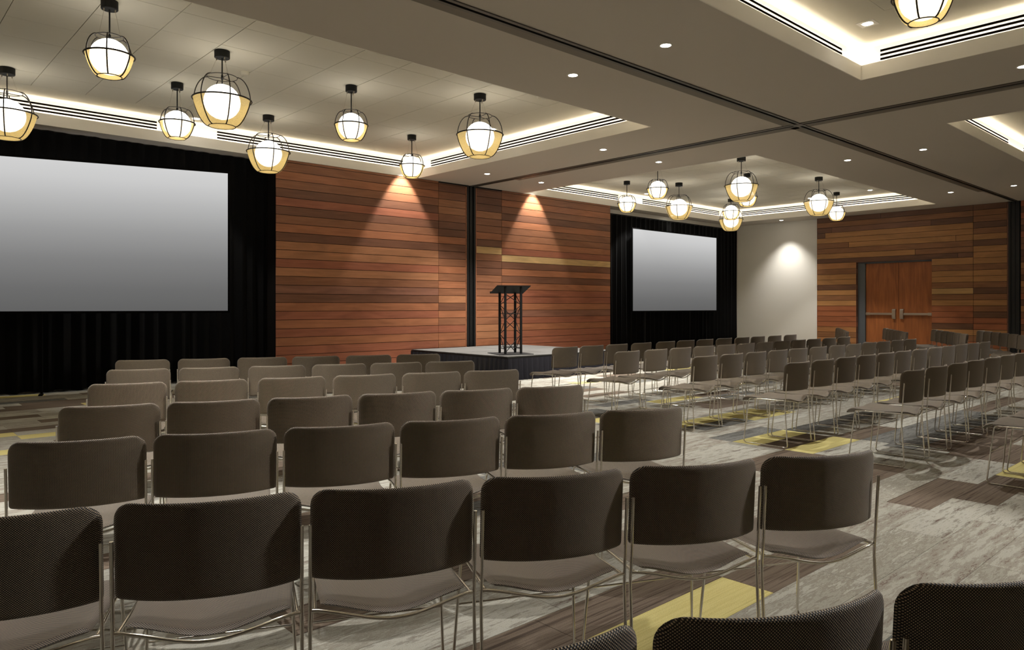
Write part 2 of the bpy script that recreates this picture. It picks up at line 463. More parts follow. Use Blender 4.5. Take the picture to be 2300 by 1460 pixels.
# walls behind and beside the camera
struct(bx('wall_front', M_wallwhite, -6, 22.1, -6.1, -6, 0, 4.6))
struct(bx('wall_back', M_wallwhite, -6.1, -6, -6, YR, 0, 4.6))

# ------------------------------------------------------------------ ceiling
cb = MB()
FT = 0.012
xs = sorted({-6.0, 22.1} | {c[0] - FT for c in COFFERS} | {c[1] + FT for c in COFFERS} | {10.26, 10.30})
ys = sorted({-6.0, YR} | {c[2] - FT for c in COFFERS} | {c[3] + FT for c in COFFERS} | {5.04, 5.08})
for i in range(len(xs) - 1):
    for j in range(len(ys) - 1):
        xc, yc = (xs[i] + xs[i + 1]) / 2, (ys[j] + ys[j + 1]) / 2
        if any(c[0] < xc < c[1] and c[2] < yc < c[3] for c in COFFERS): continue
        if 10.26 < xc < 10.30 or 5.04 < yc < 5.08: continue
        cb.box(xs[i], xs[i + 1], ys[j], ys[j + 1], HC, HC + 0.03)
ceiling = struct(cb.build('ceiling', M_paint_soffit))
b = MB(); b.box(-6.1, 22.2, -6.1, YR + 0.1, 4.56, 4.6); b.build('ceiling_deck', M_gap, ceiling)
# operable wall tracks: a dark slot between metal rails
b = MB()
for a0, a1 in ((-6, 10.2), (10.36, XW)):
    b.box(a0, a1, 5.00, 5.04, HC - 0.012, HC + 0.06); b.box(a0, a1, 5.08, 5.12, HC - 0.012, HC + 0.06)
for a0, a1 in ((-6, 4.99), (5.13, YW)):
    b.box(10.20, 10.26, a0, a1, HC - 0.012, HC + 0.06); b.box(10.30, 10.36, a0, a1, HC - 0.012, HC + 0.06)
b.box(10.2, 10.36, 4.99, 5.13, HC - 0.014, HC + 0.01)
b.build('track_rail', M_track, ceiling)
b = MB()
b.box(-6, 10.2, 5.12, 5.25, HC - 0.006, HC); b.box(10.36, 19.4, 5.12, 5.24, HC - 0.006, HC)
b.box(10.36, 10.50, 5.13, 11.25, HC - 0.006, HC); b.box(10.36, 10.50, -6, 4.99, HC - 0.006, HC)
b.build('track_flange', M_flange, ceiling)
b = MB(); b.box(-6, XW, 5.03, 5.09, HC + 0.055, HC + 0.07); b.box(10.25, 10.31, -6, YW, HC + 0.055, HC + 0.07)
b.build('track_slot', M_gap, ceiling)

def coffer(c, idx, tiles=True):
    x0, x1, y0, y1 = c
    FZ, OUT = 4.11, 0.11
    # fascia boards
    t = 0.012
    b = MB()
    b.box(x0 - t, x0, y0 - t, y1 + t, HC, FZ); b.box(x1, x1 + t, y0 - t, y1 + t, HC, FZ)
    b.box(x0, x1, y0 - t, y0, HC, FZ); b.box(x0, x1, y1, y1 + t, HC, FZ)
    struct(b.build('trim_%d' % (10 + idx), M_white))
    # trough floor
    b = MB(); q = OUT + 0.03
    b.box(x0 - q, x0 - t, y0 - q, y1 + q, 3.975, 3.985); b.box(x1 + t, x1 + q, y0 - q, y1 + q, 3.975, 3.985)
    b.box(x0 - t, x1 + t, y0 - q, y0 - t, 3.975, 3.985); b.box(x0 - t, x1 + t, y1 + t, y1 + q, 3.975, 3.985)
    struct(b.build('trim_%d' % (20 + idx), M_white))
    # upstand: plain pieces between the air diffusers
    def side(axis, fixed, sgn, a0, a1, units):
        b = MB()
        def seg(bb, s0, s1, z0, z1, d0=0.0, d1=0.004):
            p, q_ = fixed + sgn * d0, fixed + sgn * d1
            p, q_ = min(p, q_), max(p, q_)
            if axis == 'X': bb.box(s0, s1, p, q_, z0, z1)
            else: bb.box(p, q_, s0, s1, z0, z1)
        cur = a0
        for (u0, u1, kind) in units:
            seg(b, cur, u0, 3.985, Z2 + 0.03); cur = u1
        seg(b, cur, a1, 3.985, Z2 + 0.03)
        o = struct(b.build('trim_%d' % (30 + idx), M_white))
        for (u0, u1, kind) in units:
            if axis == 'X': loc = ((u0 + u1) / 2, fixed, 4.14)
            else: loc = (fixed, (u0 + u1) / 2, 4.14)
            T = thing('slot_diffuser', loc, kind, 'air vent', 'linear slot diffusers in the coffers')
            def part(nm, mat, *a):
                bb = MB(); seg(bb, *a); ob = bb.build(nm, mat, T)
                ob.matrix_parent_inverse = __import__('mathutils').Matrix.Translation(loc).inverted()
            zs = [3.985, 4.153, 4.182, 4.202, 4.231, 4.251, 4.280, Z2 + 0.03]
            for z_ in range(0, 8, 2): part('blade', M_white, u0, u1, zs[z_], zs[z_ + 1])
            part('backing', M_slotdark, u0, u1, 4.14, 4.29, 0.022, 0.026)
    return side

def led(x, y, lx, ly):
    l = bpy.data.lights.new('cove_strip', 'AREA'); l.shape = 'RECTANGLE'
    L = max(lx, ly); l.size = lx; l.size_y = ly; l.energy = P_COVE * L; l.color = WARM
    o = bpy.data.objects.new('cove_strip', l); C.objects.link(o)
    o.location = (x, y, 3.992); o.rotation_euler = (pi, 0, 0)

LBL = {
 (0, 'far'): [(-0.2, 3.77, 'triple-slot white air diffuser above the large left screen'), (4.73, 8.6, 'triple-slot white air diffuser above the curtain edge and plank wall')],
 (0, 'right'): [(6.8, 12.2, 'triple-slot air diffuser on the right side of the left coffer')],
 (0, 'near'): [], (0, 'left'): [],
 (1, 'far'): [(12.0, 15.43, 'triple-slot air diffuser in far coffer above the plank wall'), (16.46, 20.4, 'triple-slot air diffuser in far coffer above the small screen')],
 (1, 'right'): [(6.8, 12.2, 'triple-slot air diffuser in far coffer above the white wall')],
 (1, 'near'): [], (1, 'left'): [],
 (2, 'far'): [(1.2, 8.55, 'narrow slot air diffuser on far edge of top right coffer')],
 (2, 'right'): [(-1.5, 3.40, 'wide triple-slot air diffuser at top right corner of the view')],
 (2, 'near'): [], (2, 'left'): [],
 (3, 'far'): [(12.2, 15.4, 'slot air diffuser in the coffer at the right edge of view'), (16.4, 20.4, 'short end of slot air diffuser at extreme right edge')],
 (3, 'right'): [], (3, 'near'): [], (3, 'left'): [],
}
# far-edge diffuser of coffer 4 faces away from the fourth label's neighbours only in part
for ci, c in enumerate(COFFERS):
    x0, x1, y0, y1 = c; OUT = 0.11
    s = coffer(c, ci)
    s('X', y1 + OUT, 1, x0 - OUT, x1 + OUT, LBL[(ci, 'far')])
    s('X', y0 - OUT, -1, x0 - OUT, x1 + OUT, LBL[(ci, 'near')])
    s('Y', x1 + OUT, 1, y0 - OUT, y1 + OUT, LBL[(ci, 'right')])
    s('Y', x0 - OUT, -1, y0 - OUT, y1 + OUT, LBL[(ci, 'left')])
    m = 0.062
    led((x0 + x1) / 2, y1 + m, x1 - x0, 0.05); led((x0 + x1) / 2, y0 - m, x1 - x0, 0.05)
    led(x1 + m, (y0 + y1) / 2, 0.05, y1 - y0); led(x0 - m, (y0 + y1) / 2, 0.05, y1 - y0)
    # coffer ceiling with the lay-in tiles
    cx, cy = (x0 + x1) / 2, (y0 + y1) / 2
    TX, TY, NX, NY = 0.664, 0.672, 11, 7
    ax0, ax1, ay0, ay1 = cx - NX * TX / 2, cx + NX * TX / 2, cy - NY * TY / 2, cy + NY * TY / 2
    q = 0.14
    b = MB()
    b.box(x0 - q, ax0, y0 - q, y1 + q, Z2, Z2 + 0.02); b.box(ax1, x1 + q, y0 - q, y1 + q, Z2, Z2 + 0.02)
    b.box(ax0, ax1, y0 - q, ay0, Z2, Z2 + 0.02); b.box(ax0, ax1, ay1, y1 + q, Z2, Z2 + 0.02)
    cc = struct(b.build('ceiling_coffer', M_tile))
    bx('tile_grid', M_gap, ax0, ax1, ay0, ay1, Z2 + 0.018, Z2 + 0.024, cc)
    tm = None
    for i in range(NX):
        for j in range(NY):
            if tm is None:
                t_ = MB(); t_.box(-TX / 2 + 0.0035, TX / 2 - 0.0035, -TY / 2 + 0.0024, TY / 2 - 0.0024, 0, 0.016)
                tm = t_.mesh('ceiling_tile', M_tile)
            if ci == 3:
                continue
            o = bpy.data.objects.new('ceiling_tile', tm); C.objects.link(o); o.parent = cc
            o.location = (ax0 + (i + .5) * TX, ay0 + (j + .5) * TY, Z2 + random.uniform(0, 0.001))
    if ci == 3:
        bx('plain_board', M_tile, ax0, ax1, ay0, ay1, Z2, Z2 + 0.016, cc)

# ------------------------------------------------------------------ downlights
def spot(x, y, z, power, half, blend=0.5, rad=0.035, col=NEUT, tilt=None):
    l = bpy.data.lights.new('spot', 'SPOT'); l.energy = power; l.spot_size = 2 * radians(half); l.spot_blend = blend
    l.shadow_soft_size = rad; l.color = col
    o = bpy.data.objects.new('spot', l); C.objects.link(o); o.location = (x, y, z)
    if tilt: o.rotation_euler = tilt
    return o

def downlight(x, y, label, square=False, power=P_DOWN, half=50, z=HC, blend=0.85, off=0.0, aim=None):
    b = MB()
    if square:
        b.box(-0.09, 0.09, -0.09, -0.055, -0.004, 0.01); b.box(-0.09, 0.09, 0.055, 0.09, -0.004, 0.01)
        b.box(-0.09, -0.055, -0.055, 0.055, -0.004, 0.01); b.box(0.055, 0.09, -0.055, 0.055, -0.004, 0.01)
    else:
        b.lathe([(0.05, 0.006), (0.052, -0.003), (0.066, -0.005), (0.07, 0.0)], 24)
    T = thing('recessed_downlight', (x, y, z), label, 'ceiling light', 'recessed downlights')
    b.build('trim_ring', M_trim, T)
    b = MB(); b.lathe([(0.0001, -0.003), (0.052, -0.003)], 20); b.build('lens', M_lens, T)
    l_ = spot(x, y + off, z - 0.02, power, half, blend)
    if aim:
        from mathutils import Vector
        l_.data.shadow_soft_size = 0.12
        l_.rotation_euler = (Vector(aim) - l_.location).to_track_quat('-Z', 'Y').to_euler()

DL = [(6.165, 4.43, 'bright recessed downlight left of the top right coffer, nearest overhead'),
      (6.18, 5.72, 'recessed downlight between ceiling track and the left coffer edge'),
      (9.5, 8.10, 'recessed downlight just left of the cross track, nearer the camera'),
      (9.53, 11.15, 'recessed downlight above the plank wall left of black post'),
      (11.05, 11.15, 'recessed downlight above plank wall right of black post'),
      (11.07, 8.11, 'recessed downlight right of cross track at the far coffer corner'),
      (13.46, 5.70, 'recessed downlight below track beside the far coffer, third from right wall'),
      (13.48, 4.45, 'recessed downlight above the track near the right hand coffer'),
      (19.02, 5.69, 'recessed downlight near far wall on the far coffer side of track'),
      (18.99, 4.44, 'rightmost recessed downlight near the plank door wall'),
      (9.62, 2.16, 'recessed downlight cut by the right edge below the top coffer')]
for x, y, l in DL: downlight(x, y, l, power=P_DOWN * (0.45 if x > 18 else 0.35 if y < 3 else 0.5 if y < 6 else 1.4), half=46)
for x, y, l in [(1.6, 4.43, 'recessed downlight overhead outside the view, left side'), (1.6, 5.72, 'recessed downlight overhead outside the view beside left coffer'),
                (9.6, -1.0, 'recessed downlight behind the camera beside cross track'), (11.0, 2.16, 'recessed downlight outside view right of the cross track'),
                (9.6, -3.6, 'recessed downlight in far rear corner behind the camera'), (-1.8, 7.0, 'recessed downlight outside view beyond left edge')]:
    downlight(x, y, l, power=P_DOWN * (0.35 if x == 11.0 else 0.6 if x > 9 else 1))
downlight(21.40, 11.08, 'recessed downlight close to the white wall at far end', half=44, power=240, blend=0.9)
downlight(17.95, 12.66, 'recessed downlight above the curtain of the small screen', half=30, power=12)
ADJ = [(4.24, 12.2, 'square adjustable spot in left coffer above the large screen', P_ADJ * .5, 36),
       (8.40, 12.26, 'square adjustable spot in left coffer washing the plank wall', P_WASH, 33),
       (8.24, 9.50, 'square adjustable spot on the right side of the left coffer', P_ADJ * 1.6, 40),
       (8.13, 3.23, 'large square adjustable spot in the top right coffer', P_ADJ, 40),
       (12.10, 12.26, 'square adjustable spot in far coffer washing the plank wall', P_WASH, 33),
       (16.05, 12.15, 'square adjustable spot in far coffer above the small curtain', P_ADJ * .5, 36),
       (20.1, 9.55, 'square adjustable spot in far coffer near the white wall', P_ADJ * .6, 38),
       (19.87, 7.83, 'square adjustable spot in far coffer near the doors', P_ADJ * .6, 38),
       (8.2, 0.5, 'square adjustable spot in top right coffer outside the view', P_ADJ * 1.4, 25),
       (4.2, 3.1, 'square adjustable spot in top right coffer beyond the frame', P_ADJ * .12, 40),
       (7.4, -1.9, 'added unseen square spot behind the camera, aimed at chair backs', P_ADJ * 4.2, 25)]  # unseen spot added to light the right sides of near chair backs
for x, y, l, p, h in ADJ:
    wash = 'washing' in l; back = y < 1 and x > 7
    downlight(x, y, l, True, p, h, Z2, 0.35, 0.0, (2.6, 2.4, 0.6) if back else None)

# sprinkler and speaker discs
b = MB(); b.lathe([(0.11, 0.0), (0.105, -0.012), (0.08, -0.016), (0.0001, -0.016)], 28)
o = b.build('ceiling_speaker', M_cream); o.location = (7.52, 7.53, Z2); tag(o, 'cream round flush speaker disc in the left coffer ceiling', 'speaker')
b = MB(); b.lathe([(0.06, 0.0), (0.055, -0.03), (0.04, -0.045), (0.0001, -0.045)], 24)
o = b.build('smoke_detector', M_cream); o.location = (3.86, 9.35, Z2); tag(o, 'cream smoke detector behind the big pendant in the left coffer', 'detector')

def ray_xy(px):
    t = (px - 1150) / F_PX
    return fwd[0] + rgt[0] * t, fwd[1] + rgt[1] * t
def ground(px, py, z):
    r = ray_xy(px); t = (z - CAM_H) / ((HORIZ - py) / F_PX)
    return r[0] * t, r[1] * t

# ------------------------------------------------------------------ pendants
def make_pendant(R, rt, rb, rg, zt, ze, zbm, zg, rc):
    T = thing('globe_pendant', (0, 0, 0), '', 'pendant light', 'caged opal globe pendants')
    b = MB(); b.lathe([(0.0001, -0.085), (rc - 0.004, -0.085), (rc, -0.08), (rc, 0.0)], 28, sm=False); cn = b.build('canopy', M_black, T)
    b = MB()
    for k in range(3):
        a = k * 2 * pi / 3 + 0.4
        b.lathe([(0.007, -0.112), (0.007, -0.085)], 8, (0.72 * rc * cos(a), 0.72 * rc * sin(a)))
    b.build('cable_grip', M_steel, cn)
    b = MB(); b.tube([(0, 0, -0.08), (0, 0, zg + rg * 0.98)], 0.008, 8); b.lathe([(0.0001, zt + 0.02), (0.013, zt + 0.02), (0.013, zt - 0.03), (0.0001, zt - 0.03)], 10); b.build('rod', M_black, T)
    b = MB()
    for k in range(3):
        a = k * 2 * pi / 3 + 0.4
        b.tube([(0.72 * rc * cos(a), 0.72 * rc * sin(a), -0.1), (0.86 * rt * cos(a), 0.86 * rt * sin(a), zt)], 0.0013, 4)
    b.build('suspension_wire', M_wire, T)
    b = MB()
    for k in range(3):
        a = k * 2 * pi / 3 + 0.4
        b.tube([(0, 0, zt - 0.012), (rt * cos(a), rt * sin(a), zt)], 0.005, 6)
    b.build('top_arm', M_bronze, T)
    b = MB(); b.ring(rt, zt, 0.0045); b.build('top_ring', M_bronze, T)
    b = MB(); b.ring(R, ze, 0.009, 48); b.build('waist_ring', M_bronze, T)
    b = MB(); b.ring(rb, zbm, 0.005); b.build('bottom_ring', M_bronze, T)
    def bow(r0, z0, r1, z1, up):
        P = []
        for q in range(11):
            t = q / 10 * pi / 2
            if up: P.append((r0 + (r1 - r0) * (0.93 * sin(t) + 0.07 * (1 - cos(t))), z1 + (z0 - z1) * cos(t)))
            else: P.append((r1 + (r0 - r1) * (0.62 * cos(t) + 0.38 * (1 - sin(t))), z0 + (z1 - z0) * sin(t)))
        return P
    upp = bow(rt, zt, R - 0.008, ze, True); low = bow(R - 0.004, ze, rb, zbm, False)
    rm = MB(); rm.tube([(r, 0, z) for r, z in upp + low[1:]], 0.0068, 6)
    me = rm.mesh('rib', M_bronze)
    for k in range(6):
        o = bpy.data.objects.new('rib', me); C.objects.link(o); o.parent = T; o.rotation_euler = (0, 0, k * pi / 3 + 0.25)
    b = MB(); b.lathe([(r - 0.006, z) for r, z in low], 40); b.build('gauze_bowl', M_gauze, T)
    b = MB(); b.lathe([(0.0001, zbm), (rb - 0.004, zbm)], 32); b.build('gauze_base', M_gauze_disc, T)
    b = MB(); b.lathe([(max(0.0001, rg * sin(pi * k / 14)), zg + rg * cos(pi * k / 14)) for k in range(15)], 24); b.build('globe', M_globe, T)
    return T

LARGE = make_pendant(.332, .170, .150, .207, -.31, -.58, -.895, -.605, .088)
SMALL = make_pendant(.226, .125, .110, .177, -.355, -.54, -.75, -.555, .078)
PEND = [('L', 1.564, 11.236, 'large caged globe pendant cut by the left edge of the view'),
        ('S', 1.973, 8.085, 'small caged globe pendant hanging highest at top left'),
        ('S', 3.378, 10.438, 'small caged globe pendant between two large ones above big screen'),
        ('L', 3.347, 8.763, 'large caged globe pendant nearest the camera in the left coffer'),
        ('L', 5.028, 11.24, 'large caged globe pendant at the right top edge of the black curtain'),
        ('S', 5.187, 8.946, 'small caged globe pendant alone in the middle of left coffer'),
        ('S', 7.483, 10.812, 'small caged globe pendant at far right corner of left coffer'),
        ('L', 6.754, 8.060, 'large caged globe pendant at the right side of left coffer'),
        ('S', 14.087, 11.26, 'small caged globe pendant leftmost in the far coffer'),
        ('S', 12.806, 9.41, 'small caged globe pendant with hidden canopy, second in far coffer'),
        ('L', 15.238, 10.556, 'large caged globe pendant left above the small screen'),
        ('L', 13.53, 7.867, 'large caged globe pendant nearest in far coffer, top centre'),
        ('S', 15.312, 8.757, 'small caged globe pendant half hidden behind the far coffer central one'),
        ('S', ground(1642, 475, 3.79)[0], ground(1642, 475, 3.79)[1], 'small caged globe pendant over the corner of far coffer'),
        ('L', 18.61, 11.142, 'large caged globe pendant behind the small corner one, far coffer'),
        ('L', 16.98, 7.861, 'large caged globe pendant in front of the plank wall edge'),
        ('S', 19.592, 8.587, 'small caged globe pendant farthest right in far coffer'),
        ('S', 6.419, 2.117, 'caged globe pendant cut by the top edge, top right coffer'),
        ('L', 7.2, -0.9, 'added unseen caged globe pendant behind the camera, top right coffer')]  # last one is out of view, added for its soft light on the chairs
used = {}
for k, x, y, l in PEND:
    src = LARGE if k == 'L' else SMALL
    if k not in used: o = src; used[k] = 1
    else: o = copy_tree(src)
    o.location = (x, y, Z2); o['label'] = l
    o.rotation_euler = (0, 0, random.uniform(0, 1))

# ------------------------------------------------------------------ curtains and screens
def curtain(x0, x1, y, z0, z1, label, seed, pitch=0.21):
    rnd = random.Random(seed); b = MB(); n = int((x1 - x0) / 0.02); nz = 10
    ph = [0]; 
    for i in range(n): ph.append(ph[-1] + 2 * pi * 0.02 / pitch * rnd.uniform(0.55, 1.45))
    vs = []
    for j in range(nz + 1):
        t = j / nz; z = z0 + (z1 - z0) * t
        a = 0.045 * (1 - 0.55 * t)
        for i in range(n + 1):
            x = x0 + (x1 - x0) * i / n
            vs.append((x + 0.01 * sin(ph[i] * 2 + t), y + a * sin(ph[i]) + 0.012 * sin(ph[i] * 0.37 + 3 * t), z + (0.01 * sin(ph[i] * .5) if j == 0 else 0)))
    fs = [(j * (n + 1) + i, j * (n + 1) + i + 1, (j + 1) * (n + 1) + i + 1, (j + 1) * (n + 1) + i) for j in range(nz) for i in range(n)]
    b.add(vs, fs, 0, True)
    o = b.build('curtain', M_curtain); m_ = o.modifiers.new('thick', 'SOLIDIFY'); m_.thickness = 0.006
    return tag(o, label, 'curtain')
curtain(-3.5, 5.72, 12.85, 0.02, HC - 0.012, 'floor-length black pleated curtain behind the large left screen', 3)
curtain(14.96, 21.72, 12.80, 0.02, HC - 0.17, 'floor-length black pleated curtain behind the small far screen', 5)
o = bx('curtain_pipe', M_black, 14.96, 21.72, 12.78, 12.82, HC - 0.17, HC - 0.14); tag(o, 'black curtain rail holding the far curtain just below soffit', 'curtain rail')

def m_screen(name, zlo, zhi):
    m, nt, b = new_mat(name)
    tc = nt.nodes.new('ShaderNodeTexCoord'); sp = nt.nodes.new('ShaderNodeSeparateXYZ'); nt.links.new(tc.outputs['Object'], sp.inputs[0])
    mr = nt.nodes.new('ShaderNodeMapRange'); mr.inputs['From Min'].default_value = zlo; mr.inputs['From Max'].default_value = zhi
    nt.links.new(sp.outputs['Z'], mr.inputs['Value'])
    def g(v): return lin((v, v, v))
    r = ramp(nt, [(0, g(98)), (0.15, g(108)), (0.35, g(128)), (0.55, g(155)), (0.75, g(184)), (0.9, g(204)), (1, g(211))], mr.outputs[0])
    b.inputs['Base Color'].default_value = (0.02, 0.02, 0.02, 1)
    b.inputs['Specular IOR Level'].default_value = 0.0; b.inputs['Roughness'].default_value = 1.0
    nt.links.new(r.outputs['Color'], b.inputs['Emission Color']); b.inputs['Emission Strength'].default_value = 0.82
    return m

def screen(p0, p1, zb, zt, label, feet):
    """p0, p1: the two lower corners in plan"""
    dx, dy = p1[0] - p0[0], p1[1] - p0[1]; L = sqrt(dx * dx + dy * dy); a = math.atan2(dy, dx)
    T = thing('projection_screen', (p0[0], p0[1], 0), label, 'screen', rz=a)
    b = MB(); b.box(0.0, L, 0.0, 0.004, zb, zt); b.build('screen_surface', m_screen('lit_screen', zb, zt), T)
    b = MB(); f = 0.035
    b.box(-f, L + f, 0.006, 0.03, zt, zt + f); b.box(-f, L + f, 0.006, 0.03, zb - f, zb)
    b.box(-f, 0, 0.006, 0.03, zb, zt); b.box(L, L + f, 0.006, 0.03, zb, zt); b.build('border_frame', M_curtain, T)
    for x in feet:
        b = MB(); b.box(x, x + 0.03, 0.01, 0.04, 0.0, zb); b.box(x - 0.01, x + 0.04, -0.14, 0.045, 0.0, 0.02)
        b.build('leg', M_curtain, T)
    return T

# lower corners found from the photograph's perspective
pR, pL = (4.62, 11.86), (1.684, 12.66)
# extend the left one beyond the frame
d = (pL[0] - pR[0], pL[1] - pR[1]); ext = 1.04
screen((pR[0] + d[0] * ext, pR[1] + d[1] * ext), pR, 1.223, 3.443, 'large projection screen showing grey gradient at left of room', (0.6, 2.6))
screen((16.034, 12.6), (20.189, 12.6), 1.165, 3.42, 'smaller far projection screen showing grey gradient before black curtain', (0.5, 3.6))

# ------------------------------------------------------------------ stage and lectern
SX0, SX1, SY0, SY1, SZ = 8.51, 11.43, 9.41, 12.32, 0.42
st = thing('stage', (SX0, SY0, 0), 'low grey-carpeted stage with pleated black skirt before plank wall', 'stage')
def sp_(nm, mat, *a):
    o = bx(nm, mat, a[0] - SX0, a[1] - SX0, a[2] - SY0, a[3] - SY0, a[4], a[5], st); return o
mx_, my_ = (SX0 + SX1) / 2, (SY0 + SY1) / 2
for x0, x1 in ((SX0 + .012, mx_ - .011), (mx_ + .011, SX1 - .012)):
    for y0, y1 in ((SY0 + .012, my_ - .011), (my_ + .011, SY1 - .012)):
        sp_('deck_panel', M_deck, x0, x1, y0, y1, SZ - 0.03, SZ)
sp_('deck_frame', M_edge, SX0, SX1, SY0, SY1, SZ - 0.06, SZ - 0.010)
for x in (SX0 + .15, mx_ - 0.02, SX1 - .2):
    for y in (SY0 + .15, SY1 - .2):
        sp_('leg', M_black, x, x + .04, y, y + .04, 0, SZ - 0.06)
def skirt(pts, seed):
    rnd = random.Random(seed); b = MB(); vs = []; rows = 5; line = []
    for (ax, ay), (bx_, by_) in zip(pts[:-1], pts[1:]):
        L = math.hypot(bx_ - ax, by_ - ay); n = int(L / 0.018)
        ux, uy = (bx_ - ax) / L, (by_ - ay) / L
        line += [(ax + ux * L * i / n, ay + uy * L * i / n, uy, -ux) for i in range(n)]
    ph = 0; P = []
    for q in line:
        ph += 0.018 / 0.13 * rnd.uniform(.7, 1.3); P.append(ph % 1.0)
    for j in range(rows + 1):
        t = j / rows; z = (SZ - 0.035) * (1 - t) + 0.008 * t
        for q, p in zip(line, P):
            dd = 0.006 + (0.025 + 0.045 * t) * (p if p < 0.82 else (1 - p) * 4.5)
            vs.append((q[0] + q[2] * dd - SX0, q[1] + q[3] * dd - SY0, z))
    n = len(line)
    b.add(vs, [(j * n + i, j * n + i + 1, (j + 1) * n + i + 1, (j + 1) * n + i) for j in range(rows) for i in range(n - 1)], 0, False)
    return b.build('skirt', M_skirt, st)
skirt([(SX0, SY1), (SX0, SY0), (SX1, SY0), (SX1, SY1)], 4)
# small front step of the skirt rail
LR = lambda r, d: (r * rgt[0] + d * fwd[0], r * rgt[1] + d * fwd[1])
lect = thing('truss_lectern', (9.10, 9.99, SZ), 'black truss lectern with slanted tray standing on the stage', 'lectern')
k_ = 1 / 122.0
corn = [LR(-11 * k_, -24 * k_), LR(24 * k_, -11 * k_), LR(11 * k_, 24 * k_), LR(-24 * k_, 11 * k_)]
ux = LR(.94, .35); uy = LR(-.35, .94)      # width axis, depth axis (away from camera)
TOPZ = 1.60 - SZ
b = MB()
def slab(b, hw, hd, z0n, z0f, th, cx=0, cy=0):
    vs = []
    for dz in (0, th):
        for sx, sy in ((-1, -1), (1, -1), (1, 1), (-1, 1)):
            x = cx + ux[0] * hw * sx + uy[0] * hd * sy; y = cy + ux[1] * hw * sx + uy[1] * hd * sy
            vs.append((x, y, (z0n if sy < 0 else z0f) + dz))
    b.add(vs, [(3, 2, 1, 0), (4, 5, 6, 7), (0, 1, 5, 4), (1, 2, 6, 5), (2, 3, 7, 6), (3, 0, 4, 7)])
slab(b, 0.33, 0.33, 0.0, 0.0, 0.01); b.build('base_plate', M_black, lect)
b = MB(); slab(b, 0.325, 0.2, 1.662 - SZ, 1.53 - SZ, 0.012); b.build('tray', M_black, lect)
b = MB(); slab(b, 0.325, 0.008, 1.53 - SZ, 1.53 - SZ, 0.04, uy[0] * 0.2, uy[1] * 0.2); b.build('tray_lip', M_black, lect)
for i, (x, y) in enumerate(corn):
    s_ = (x * uy[0] + y * uy[1])
    zt = 1.60 - SZ - s_ / 0.2 * 0.066
    b = MB(); b.tube([(x, y, 0.01), (x, y, zt)], 0.024, 12); b.build('chord', M_black, lect)
for i in range(4):
    a, c = corn[i], corn[(i + 1) % 4]
    zs = [0.03, 0.36, 0.62, 0.9, 1.1]
    b = MB()
    for j in range(4):
        p, q = (a, c) if (i + j) % 2 == 0 else (c, a)
        b.tube([(p[0], p[1], zs[j]), (q[0], q[1], zs[j + 1])], 0.007, 6)
    for z in ((0.10, 0.66) if i % 2 else (0.12, 0.74)): b.tube([(a[0], a[1], z), (c[0], c[1], z)], 0.007, 6)
    b.build('lacing', M_black, lect)

# ------------------------------------------------------------------ chairs
def back_mesh():
    W, H, R, TH = 0.480, 0.262, 0.050, 0.009
    NU, ts = 40, []
    for q in range(5): ts.append(-H / 2 + R * (1 - cos(q / 5 * pi / 2)) * 0.55)
    for q in range(7): ts.append(-H / 2 + R * .55 + (H - R * .55 - R) * q / 6)
    for q in range(1, 7): ts.append(H / 2 - R + R * sin(q / 6 * pi / 2))
    b = MB(); vs = []; uv = []
    def hw(t):
        d = t - (H / 2 - R)
        w_ = W / 2
        if d > 0: w_ -= R - sqrt(max(0, R * R - d * d))
        d = (-H / 2 + 0.012) - t
        if d > 0: w_ -= 0.012 - sqrt(max(0, 0.012 ** 2 - d * d))
        return w_
    def pt(x, t, side):
        bulge = 0.062 * (1 - (x / (W / 2)) ** 2) - 0.012 * (abs(x) / (W / 2)) ** 4
        y = -0.192 - 0.065 * (t + H / 2) - bulge
        z = 0.650 + t
        e = min(1.0, (H / 2 - abs(t)) / 0.012, max(0, (W / 2 - abs(x))) / 0.012 + 0.0)
        th = TH * sqrt(max(0.0, 1 - (1 - max(0, e)) ** 2)) * 1.0
        return (x, y + side * th, z)
    nT = len(ts)
    us = [sin(pi / 2 * (2 * i / NU - 1)) * .35 + (2 * i / NU - 1) * .65 for i in range(NU + 1)]
    for side in (-1, 1):
        for t in ts:
            w_ = hw(t)
            for u in us:
                x = u * w_; p = pt(x, t, side)
                e = min(1.0, (w_ * (1 - abs(u))) / 0.012); e2 = min(1.0, (H / 2 - abs(t)) / 0.012)
                th = TH * sqrt(max(0, 1 - (1 - e) ** 2)) * sqrt(max(0, 1 - (1 - e2) ** 2))
                base = pt(x, t, 0)
                vs.append((x, base[1] + side * max(th, 0.0004), base[2])); uv.append((x * 1.08 + (0.003 if side > 0 else 0), t))
    n = NU + 1; fs = []
    for s_ in (0, 1):
        o = s_ * nT * n
        for j in range(nT - 1):
            for i in range(NU):
                q = (o + j * n + i, o + j * n + i + 1, o + (j + 1) * n + i + 1, o + (j + 1) * n + i)
                fs.append(q if s_ == 0 else q[::-1])
    o = nT * n
    loop = [i for i in range(n)] + [j * n + NU for j in range(1, nT)] + [(nT - 1) * n + i for i in range(NU - 1, -1, -1)] + [j * n for j in range(nT - 2, 0, -1)]
    for a, c in zip(loop, loop[1:] + loop[:1]): fs.append((c, a, a + o, c + o))
    b.add(vs, fs, 0, True); b.uv = uv
    return b.mesh('backrest', M_fabric)

